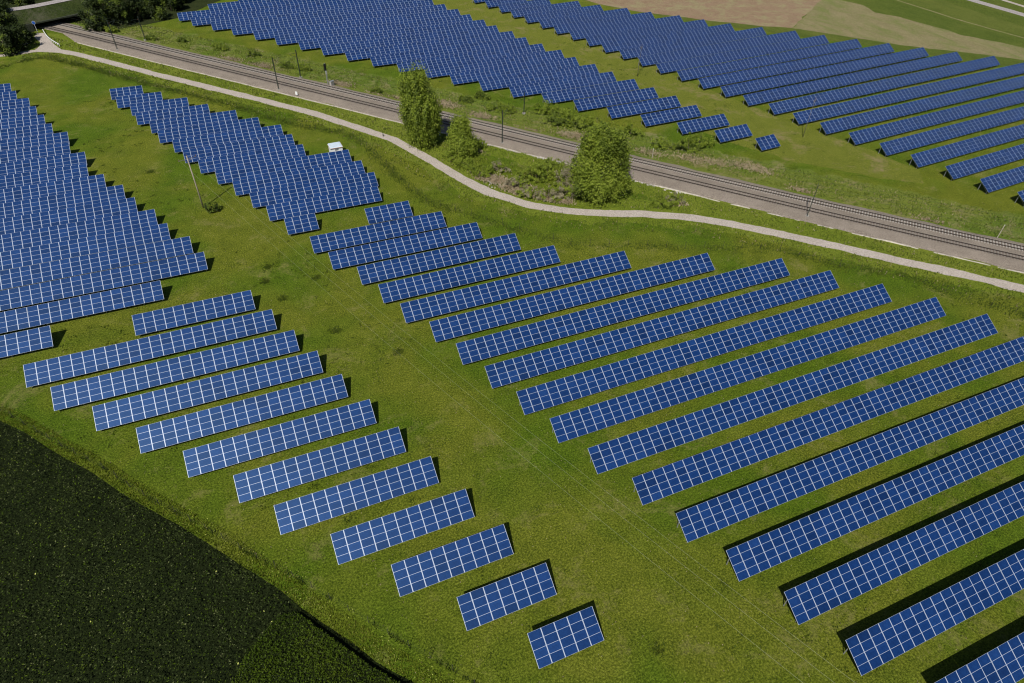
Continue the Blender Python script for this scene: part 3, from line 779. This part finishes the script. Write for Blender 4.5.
# the dark crop: a thick leafy stand about 1.2 m high
wedge = WEDGE
WIN = np.array(WEDGE)
cw = WIN.mean(0); WED_IN = [tuple(p) for p in WIN]
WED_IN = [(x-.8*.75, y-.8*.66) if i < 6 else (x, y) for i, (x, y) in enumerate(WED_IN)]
def canopy(name, poly, bbox, n, h, ls, mats, mw, label, hole=None, core=.65, zmin=.55):
    P = np.stack([rng.uniform(bbox[0], bbox[1], n), rng.uniform(bbox[2], bbox[3], n)], 1)
    P = P[inside(poly, P)]
    if hole is not None: P = P[~inside(hole, P)]
    n = len(P); undul = .12*np.sin(P[:, 0]*.9)+.1*np.sin(P[:, 1]*1.1+P[:, 0]*.4)
    z = h*rng.uniform(zmin, 1.0, n)+undul
    V, F = leaves(np.concatenate([P, z[:, None]], 1), ls)
    o = link(name, mesh_np(name, V, F, mats, rng.choice(len(mats), n, p=mw)))
    return tag(o, label, 'crop', kind='stuff')
CE = np.array(CROP_EDGE)
cropIn = [tuple(p) for p in (cmul(CROP_EDGE, 1.0)-normals2(cmul(CROP_EDGE, 1.0))*.25)]+[(28, -20), (-75, -20), (-75, 120)]
canopy('crop_plants', cropIn, (-72, 14, 20, 112), 190000, 1.05, .12, [M['crop'], M['wedge'], M['croplight'], M['yellow']], [.78, .165, .054, .001], 'dark leafy crop with pale specks filling the lower left field', hole=wedge)
canopy('cereal_plants', WED_IN, (-20, 9, 22, 47), 75000, 1.5, .11, [M['wedge'], M['crop'], M['tuftdark']], [.72, .22, .06], 'smoother green patch of crop at the bottom edge of the dark field', zmin=.5)
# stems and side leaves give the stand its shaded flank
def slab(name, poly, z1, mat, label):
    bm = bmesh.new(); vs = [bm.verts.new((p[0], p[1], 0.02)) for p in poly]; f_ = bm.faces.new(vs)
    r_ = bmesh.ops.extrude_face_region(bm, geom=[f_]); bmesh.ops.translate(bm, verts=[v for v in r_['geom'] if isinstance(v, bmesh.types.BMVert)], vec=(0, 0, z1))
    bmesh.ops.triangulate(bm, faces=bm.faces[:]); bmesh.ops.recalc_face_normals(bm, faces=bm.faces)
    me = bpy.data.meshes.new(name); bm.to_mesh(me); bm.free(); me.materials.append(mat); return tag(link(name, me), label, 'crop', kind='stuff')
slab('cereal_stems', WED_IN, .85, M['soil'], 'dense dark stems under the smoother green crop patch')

# ------------------------------------------------------------------ fences
def fence(name, C, step, h, postmat, label, cat, zpost=.035):
    C = cmul(C, .5); t = empty(name, (float(C[0, 0]), float(C[0, 1]), 0)); tag(t, label, cat)
    o0 = C[0]; d = np.concatenate([[0], np.cumsum(np.hypot(*np.diff(C, axis=0).T))])
    pm = MB(); pm.tube([(0, 0, 0), (0, 0, h)], [zpost, zpost*.9], 6); me = pm.mesh('fence_post', postmat)
    n = int(d[-1]/step); n = min(n, 99); pts = []
    for i in range(n+1):
        s = d[-1]*i/n; x = np.interp(s, d, C[:, 0])-o0[0]; y = np.interp(s, d, C[:, 1])-o0[1]; pts.append((x, y))
        link('fence_post', me, t, (x, y, 0), (random.gauss(0, .02), random.gauss(0, .02), 0))
    mb = MB()
    for z in (.1, .8, h-.08):
        for a, b_ in zip(pts[:-1], pts[1:]): mb.bar((*a, z), (*b_, z), .006, .006)
    for a, b_ in zip(pts[:-1], pts[1:]):
        L_ = math.hypot(b_[0]-a[0], b_[1]-a[1]); k = int(L_/.75)
        for j in range(1, k):
            x = a[0]+(b_[0]-a[0])*j/k; y = a[1]+(b_[1]-a[1])*j/k; mb.bar((x, y, .1), (x, y, h-.1), .004, .004)
    mb.build('wire_mesh', M['fencewire'], t)
fence('wire_fence', FENCE_SW, 3.0, 1.6, M['darkwood'], 'thin wire fence with dark posts along the edge of the dark field', 'fence')
fence('perimeter_fence', FENCE_N, 4.2, 1.8, M['darkwood'], 'long wire fence with thin posts between solar tables and gravel path', 'fence')

# ------------------------------------------------------------------ overhead power line
def power_pole(x, y, h, rz, label, arm=2.0, mat='wood', r0=.17):
    t = empty('power_pole', (x, y, 0), rz); tag(t, label, 'power pole', 'wooden power poles')
    mb = MB(); mb.tube([(0, 0, -.1), (0, 0, h*.5), (0, 0, h)], [r0, r0*.85, r0*.65], 10); mb.build('shaft', M[mat], t, smooth=True)
    mb = MB(); mb.bar((-arm, 0, h-.7), (arm, 0, h-.7), .08, .09); mb.bar((-arm*.5, 0, h-.7), (0, .0, h-1.5), .05, .05); mb.bar((arm*.5, 0, h-.7), (0, 0, h-1.5), .05, .05)
    mb.build('crossarm', M['mastwood'], t)
    for xx, zz in ((-arm+.1, h-.62), (0, h), (arm-.1, h-.62)):
        mb = MB(); mb.tube([(xx, 0, zz), (xx, 0, zz+.12), (xx, 0, zz+.2), (xx, 0, zz+.32)], [.04, .09, .07, .05], 8); mb.build('insulator', M['insul'], t, smooth=True)
    return t
def wires(A, B_, h, sag, arm, label):
    d = np.array(B_)-np.array(A); L_ = np.hypot(*d); d = d/L_; nn = np.array([-d[1], d[0]])
    for k, (o, z) in enumerate(((-arm+.1, h-.3), (0, h+.32), (arm-.1, h-.3))):
        pts = []
        for i in range(41):
            s = i/40; p = np.array(A)+d*L_*s+nn*o; pts.append((p[0], p[1], z-4*sag*s*(1-s)))
        mb = MB(); mb.tube(pts, [.0065]*41, 5, cap=False)
        tag(mb.build('power_cable', M['wire']), label % ['rightmost', 'middle', 'leftmost'][k], 'power cable', 'overhead power cables')
Apole = (-11.0, 151.2); Bpole = (52.6, -19.0)
ang = math.atan2(Bpole[1]-Apole[1], Bpole[0]-Apole[0])
power_pole(*Apole, 12.9, ang+math.pi/2, 'tall wooden power pole standing in the meadow left of the kiosk block')
power_pole(*Bpole, 12.9, ang+math.pi/2, 'wooden power pole in the meadow below the camera, outside the lower frame')
wires(Apole, Bpole, 12.9, 3.2, 2.0, 'thin overhead cable crossing the central meadow, %s of three')
C1 = (130.3, 190.1); C2 = (150.3, 131.9)
a2 = math.atan2(C2[1]-C1[1], C2[0]-C1[0])
power_pole(*C1, 10.2, a2+math.pi/2, 'slender pole on the grass alley between the two far blocks, farther one', .7, 'mastwood', .085)
power_pole(*C2, 11.2, a2+math.pi/2, 'slender pole at the lower corner of the farthest block, nearer one', .7, 'mastwood', .085)

# ------------------------------------------------------------------ railway masts and signals
def cat_mast(x, y, h, side, label, arms=True):
    t = empty('catenary_mast', (x, y, 0), math.atan2(RN[1], RN[0])); tag(t, label, 'catenary mast', 'catenary masts along the railway')
    mb = MB(); mb.box(-.4, .4, -.4, .4, 0, .35); mb.build('footing', M['concrete'], t)
    mb = MB()
    for sx in (-1, 1):
        mb.bar((sx*.16, 0, .35), (sx*.09, 0, h), .09, .14)
    for i in range(int(h/.7)):
        z = .5+i*.7; mb.bar((-.14, 0, z), (.14, 0, z+.45), .03, .05)
    mb.build('mast', M['mast'], t)
    if arms:
        mb = MB(); s = side
        mb.tube([(0, 0, h-1.0), (s*3.0, 0, h-.6)], [.045, .04], 6); mb.tube([(0, 0, h-2.4), (s*3.0, 0, h-.7)], [.045, .04], 6); mb.tube([(s*1.4, 0, h-1.55), (s*3.3, 0, h-2.2)], [.03, .03], 6)
        mb.build('cantilever', M['mast'], t)
        mb = MB(); mb.tube([(s*.12, 0, h-1.0), (s*.55, 0, h-.93)], [.09, .09], 8); mb.tube([(s*.12, 0, h-2.35), (s*.5, 0, h-2.13)], [.09, .09], 8); mb.build('insulator', M['insul'], t)
MS = [(-30.6, 274.4, 9.8, 1, 'dark lattice railway mast nearest the upper left corner, on the near side'), (-21.5, 282.4, 8.2, -1, 'dark railway mast on the far side, leftmost of the far-side masts'),
      (16.1, 218.3, 9.8, 1, 'dark railway mast on the near side, just left of the signal'), (24.3, 226.6, 8.8, -1, 'dark railway mast on the bank just behind the tracks, left of the signal'),
      (67.2, 158.2, 9.4, 1, 'dark railway mast right of the small bushy tree'), (81.2, 174.8, 6.4, -1, 'slim dark mast standing on the far bank above the dark shrubs'),
      (119.8, 96.4, 8.2, 1, 'dark railway mast between gravel path and tracks on the right')]
for a in MS: cat_mast(*a)
for off, lab in ((-.9, 'nearer'), (3.7, 'farther')):
    u_ = np.arange(-20, 420, 8.0); C_ = rail_line(u_, off); mb = MB()
    mb.tube([(*p, 5.9) for p in C_], [.012]*len(C_), 4, cap=False)
    mb.tube([(*p, 7.2-.5*abs(math.sin(i*math.pi/8))) for i, p in enumerate(C_)], [.012]*len(C_), 4, cap=False)
    tag(mb.build('contact_wire', M['mast']), 'thin dark overhead contact wire above the %s railway track' % lab, 'contact wire', 'contact wires above the railway')

x, y = SIGNAL
t = empty('railway_signal', (x, y, 0), math.atan2(RE[1], RE[0])+math.pi/2); tag(t, 'railway signal with black head on a pale post beyond the tracks', 'signal')
mb = MB(); mb.tube([(0, 0, 0), (0, 0, 7.2)], [.10, .09], 8); mb.build('post', M['galv'], t)
mb = MB(); mb.box(-.45, .45, -.12, .12, 4.9, 6.9); mb.build('signal_head', M['black'], t)
mb = MB()
for dx in (-.2, .2): mb.tube([(dx, -.13, 6.3), (dx, -.32, 6.3)], [.12, .13], 8)
mb.tube([(0, -.13, 5.5), (0, -.32, 5.5)], [.12, .13], 8); mb.build('lamp_hood', M['black'], t)
mb = MB(); mb.box(-.30, .30, -.16, -.13, 3.7, 4.7); mb.build('number_plate', M['white'], t)
mb = MB(); mb.bar((.5, .3, 0), (.5, .3, 4.9), .06, .06); mb.bar((.9, .3, 0), (.9, .3, 4.9), .06, .06)
for i in range(14): mb.bar((.5, .3, .4+.33*i), (.9, .3, .4+.33*i), .04, .04)
mb.build('ladder', M['galv'], t)
t = empty('relay_cabinet', (x+1.3, y-.4, 0), .6); tag(t, 'pale grey relay cabinet at the foot of the railway signal', 'cabinet')
mb = MB(); mb.box(-.7, .7, -.35, .35, .15, 1.5); mb.build('body', M['stone'], t)
mb = MB(); mb.box(-.76, .76, -.42, .42, 1.5, 1.58); mb.build('lid', M['galv'], t)
mb = MB(); mb.box(-.66, -.02, -.37, -.352, .25, 1.42); mb.box(.02, .66, -.37, -.352, .25, 1.42); mb.build('door', M['galv'], t)
x, y = KM
t = empty('distance_board', (x, y, 0), math.atan2(RE[1], RE[0])+math.pi); tag(t, 'small white trackside board at the near edge of the ballast', 'trackside board')
mb = MB(); mb.tube([(0, 0, 0), (0, 0, .6)], [.06, .06], 6); mb.build('post', M['galv'], t)
mb = MB(); mb.box(-.4, .4, -.05, .05, .5, 1.5); mb.build('board', M['white'], t)
for i, (x, y, h, lb) in enumerate(((*POST1, 2.6, 'pale slim marker post on the far side of the tracks, right of the willow'), (*POST2, 3.4, 'pale slim marker post beyond the tracks near the right edge'))):
    t = empty('marker_post', (x, y, 0)); tag(t, lb, 'post', 'pale marker posts beyond the railway')
    mb = MB(); mb.tube([(0, 0, 0), (0, 0, h)], [.09, .08], 8); mb.build('shaft', M['kerb'], t)
    mb = MB(); mb.tube([(0, 0, h), (0, 0, h+.12)], [.11, .05], 8); mb.build('cap', M['white'], t)
x, y = BOLL
t = empty('bollard', (x, y, 0)); tag(t, 'tiny dark bollard standing on the gravel path below the tall drooping tree', 'bollard')
mb = MB(); mb.tube([(0, 0, 0), (0, 0, .85), (0, 0, 1.0)], [.13, .12, .09], 10); mb.build('shaft', M['black'], t)
mb = MB(); mb.tube([(0, 0, .72), (0, 0, .82)], [.128, .128], 10); mb.build('band', M['white'], t)

# ------------------------------------------------------------------ kiosk
t = empty('transformer_kiosk', (23.45, 167.75, 0), .04); tag(t, 'small white transformer kiosk with pale roof behind the solar tables', 'kiosk')
mb = MB(); mb.box(-1.55, 1.55, -1.3, 1.3, 0, 2.35); mb.build('wall', M['white'], t)
mb = MB(); mb.box(-1.72, 1.72, -1.5, 1.5, 2.35, 2.47); mb.build('roof_trim', M['terracotta'], t)
mb = MB(); mb.hexa([(-1.66, -1.44, 2.47), (1.66, -1.44, 2.47), (1.66, 1.44, 2.47), (-1.66, 1.44, 2.47), (-1.5, -1.3, 2.6), (1.5, -1.3, 2.6), (1.5, 1.3, 2.72), (-1.5, 1.3, 2.72)]); mb.build('roof', M['roofpale'], t)
mb = MB(); mb.box(-.45, .45, -1.34, -1.302, 1.65, 2.1)
for i in range(5): mb.box(-.42, .42, -1.36, -1.342, 1.69+.08*i, 1.73+.08*i)
mb.build('vent', M['vent'], t)
for dx in (-.75, .05):
    mb = MB(); mb.box(dx, dx+.68, -1.335, -1.302, .1, 1.58); d_ = mb.build('door', M['white'], t)
    mb = MB(); mb.box(dx+.55, dx+.6, -1.375, -1.337, .8, .95); mb.build('handle', M['black'], d_)

# ------------------------------------------------------------------ upper left: overbridge, signs, car
RW = cmul(ROADNW, 1.5); D = (RW[-1]-RW[0]); D /= np.hypot(*D); RWN = np.array([-D[1], D[0]])
def ext(C, k): return np.concatenate([[C[0]-D*k], C, [C[-1]+D*k]])
RW = ext(RW, 40)
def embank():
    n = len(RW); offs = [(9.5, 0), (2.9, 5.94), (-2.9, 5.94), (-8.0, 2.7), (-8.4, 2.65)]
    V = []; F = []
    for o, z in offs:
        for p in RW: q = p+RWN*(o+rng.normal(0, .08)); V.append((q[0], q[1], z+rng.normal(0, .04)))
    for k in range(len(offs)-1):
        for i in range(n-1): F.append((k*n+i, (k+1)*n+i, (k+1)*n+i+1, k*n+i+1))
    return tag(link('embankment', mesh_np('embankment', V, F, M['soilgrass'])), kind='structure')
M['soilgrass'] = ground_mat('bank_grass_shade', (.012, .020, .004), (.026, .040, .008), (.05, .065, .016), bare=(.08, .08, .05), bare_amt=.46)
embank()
tag(strip('bridge_road', RW, 2.3, 2.3, 6.10, M['asphalt'], .08), kind='structure')
# headwall of the underpass: wing walls and lintel round a dark opening
t = empty('underpass_portal', (float(PORTAL[1][0]), float(PORTAL[1][1]), 0), math.atan2(D[1], D[0])); tag(t, 'dark concrete railway underpass below the road in the upper left corner', 'underpass')
mb = MB(); mb.box(-16, -4.0, 0, .8, 0, 2.72); mb.box(17, 26, 0, .8, 0, 2.72); mb.build('wing_wall', M['portal_shade'], t)
mb = MB(); mb.box(-4.0, 17, -.05, .85, 2.35, 2.78); mb.build('lintel', M['portal_shade'], t)

def sign(x, y, h, label, face=(-.3, -1)):
    t = empty('traffic_sign', (x, y, 0), math.atan2(face[1], face[0])+math.pi/2); tag(t, label, 'traffic sign')
    mb = MB(); mb.tube([(0, 0, 0), (0, 0, h)], [.06, .06], 8); mb.build('post', M['white'], t)
    mb = MB(); mb.tube([(0, -.08, h-.45), (0, -.05, h-.45)], [.55, .55], 20); mb.build('sign_plate', M['blue'], t)
    mb = MB(); mb.tube([(0, -.05, h-.45), (0, -.04, h-.45)], [.60, .60], 20); mb.build('rim', M['white'], t)
sign(SIGN[0], SIGN[1], 4.0, 'round blue traffic sign on a pale post by the path junction')
# guard rail beside the branch path
t = empty('guard_rail', (KERBJ[0][0], KERBJ[0][1], 0)); tag(t, 'low whitish guard rail along the branch path at the junction', 'guard rail')
K = cmul(KERBJ, 1.5)-np.array(KERBJ[0]); mb = MB()
for i in range(0, len(K)): mb.bar((*K[i], 0), (*K[i], .8), .12, .12)
mb.build('posts', M['white'], t)
mb = MB()
for a, b_ in zip(K[:-1], K[1:]): mb.bar((*a, .78), (*b_, .78), .14, .20)
mb.build('rail', M['white'], t)
# parked car under the trees
t = empty('parked_car', (-61.0, 289.0, 0), 1.2); tag(t, 'small white car half hidden under the dark trees at upper left', 'car')
mb = MB()
prof = [(-2.0, .35), (-2.05, .85), (-1.75, 1.0), (-1.2, 1.42), (.35, 1.45), (1.0, 1.0), (1.95, .85), (2.05, .4)]
for (x0, z0), (x1, z1) in zip(prof[:-1], prof[1:]): mb.quad((x0, -.82, z0), (x1, -.82, z1), (x1, .82, z1), (x0, .82, z0))
for s in (-.82, .82):
    nb = len(mb.v); mb.v += [(a, s, b_) for a, b_ in prof]; mb.f.append(tuple(range(nb, nb+len(prof)))); mb.m.append(0)
mb.build('body', M['white'], t)
mb = MB(); mb.quad((.38, -.7, 1.455), (.97, -.7, 1.03), (.97, .7, 1.03), (.38, .7, 1.455)); mb.quad((-1.73, -.7, 1.03), (-1.22, -.7, 1.43), (-1.22, .7, 1.43), (-1.73, .7, 1.03))
for s in (-.83, .83): mb.quad((-1.4, s, 1.0), (.8, s, 1.0), (.3, s, 1.38), (-1.15, s, 1.38))
mb.build('window', M['carglass'], t)
for sx in (-1.25, 1.25):
    for s in (-1, 1):
        mb = MB(); mb.tube([(sx, s*.66, .32), (sx, s*.85, .32)], [.32, .32], 14); mb.build('wheel', M['rubber'], t)

# pale rubble between path and railway
mb = MB()
Pq = np.concatenate([np.array([(57.0, 139.5), (59.5, 136.0)])[rng.integers(0, 2, 90)]+rng.normal(0, 1.5, (90, 2)), rail_line(rng.uniform(150, 225, 160), -6.9)+rng.normal(0, .35, (160, 2))])
for p in Pq:
    s = rng.uniform(.12, .38); z = s*.5
    a = rng.uniform(0, 3); c, d_ = math.cos(a)*s, math.sin(a)*s
    mb.hexa([(p[0]-c, p[1]-d_, 0), (p[0]+d_, p[1]-c, 0), (p[0]+c, p[1]+d_, 0), (p[0]-d_, p[1]+c, 0), (p[0]-c*.6, p[1]-d_*.6, z), (p[0]+d_*.5, p[1]-c*.6, z*1.1), (p[0]+c*.7, p[1]+d_*.5, z*.8), (p[0]-d_*.6, p[1]+c*.7, z)])
tag(mb.build('rubble', M['stone']), 'pale stones lying along the railway edge and in the scrub', 'stones', kind='stuff')
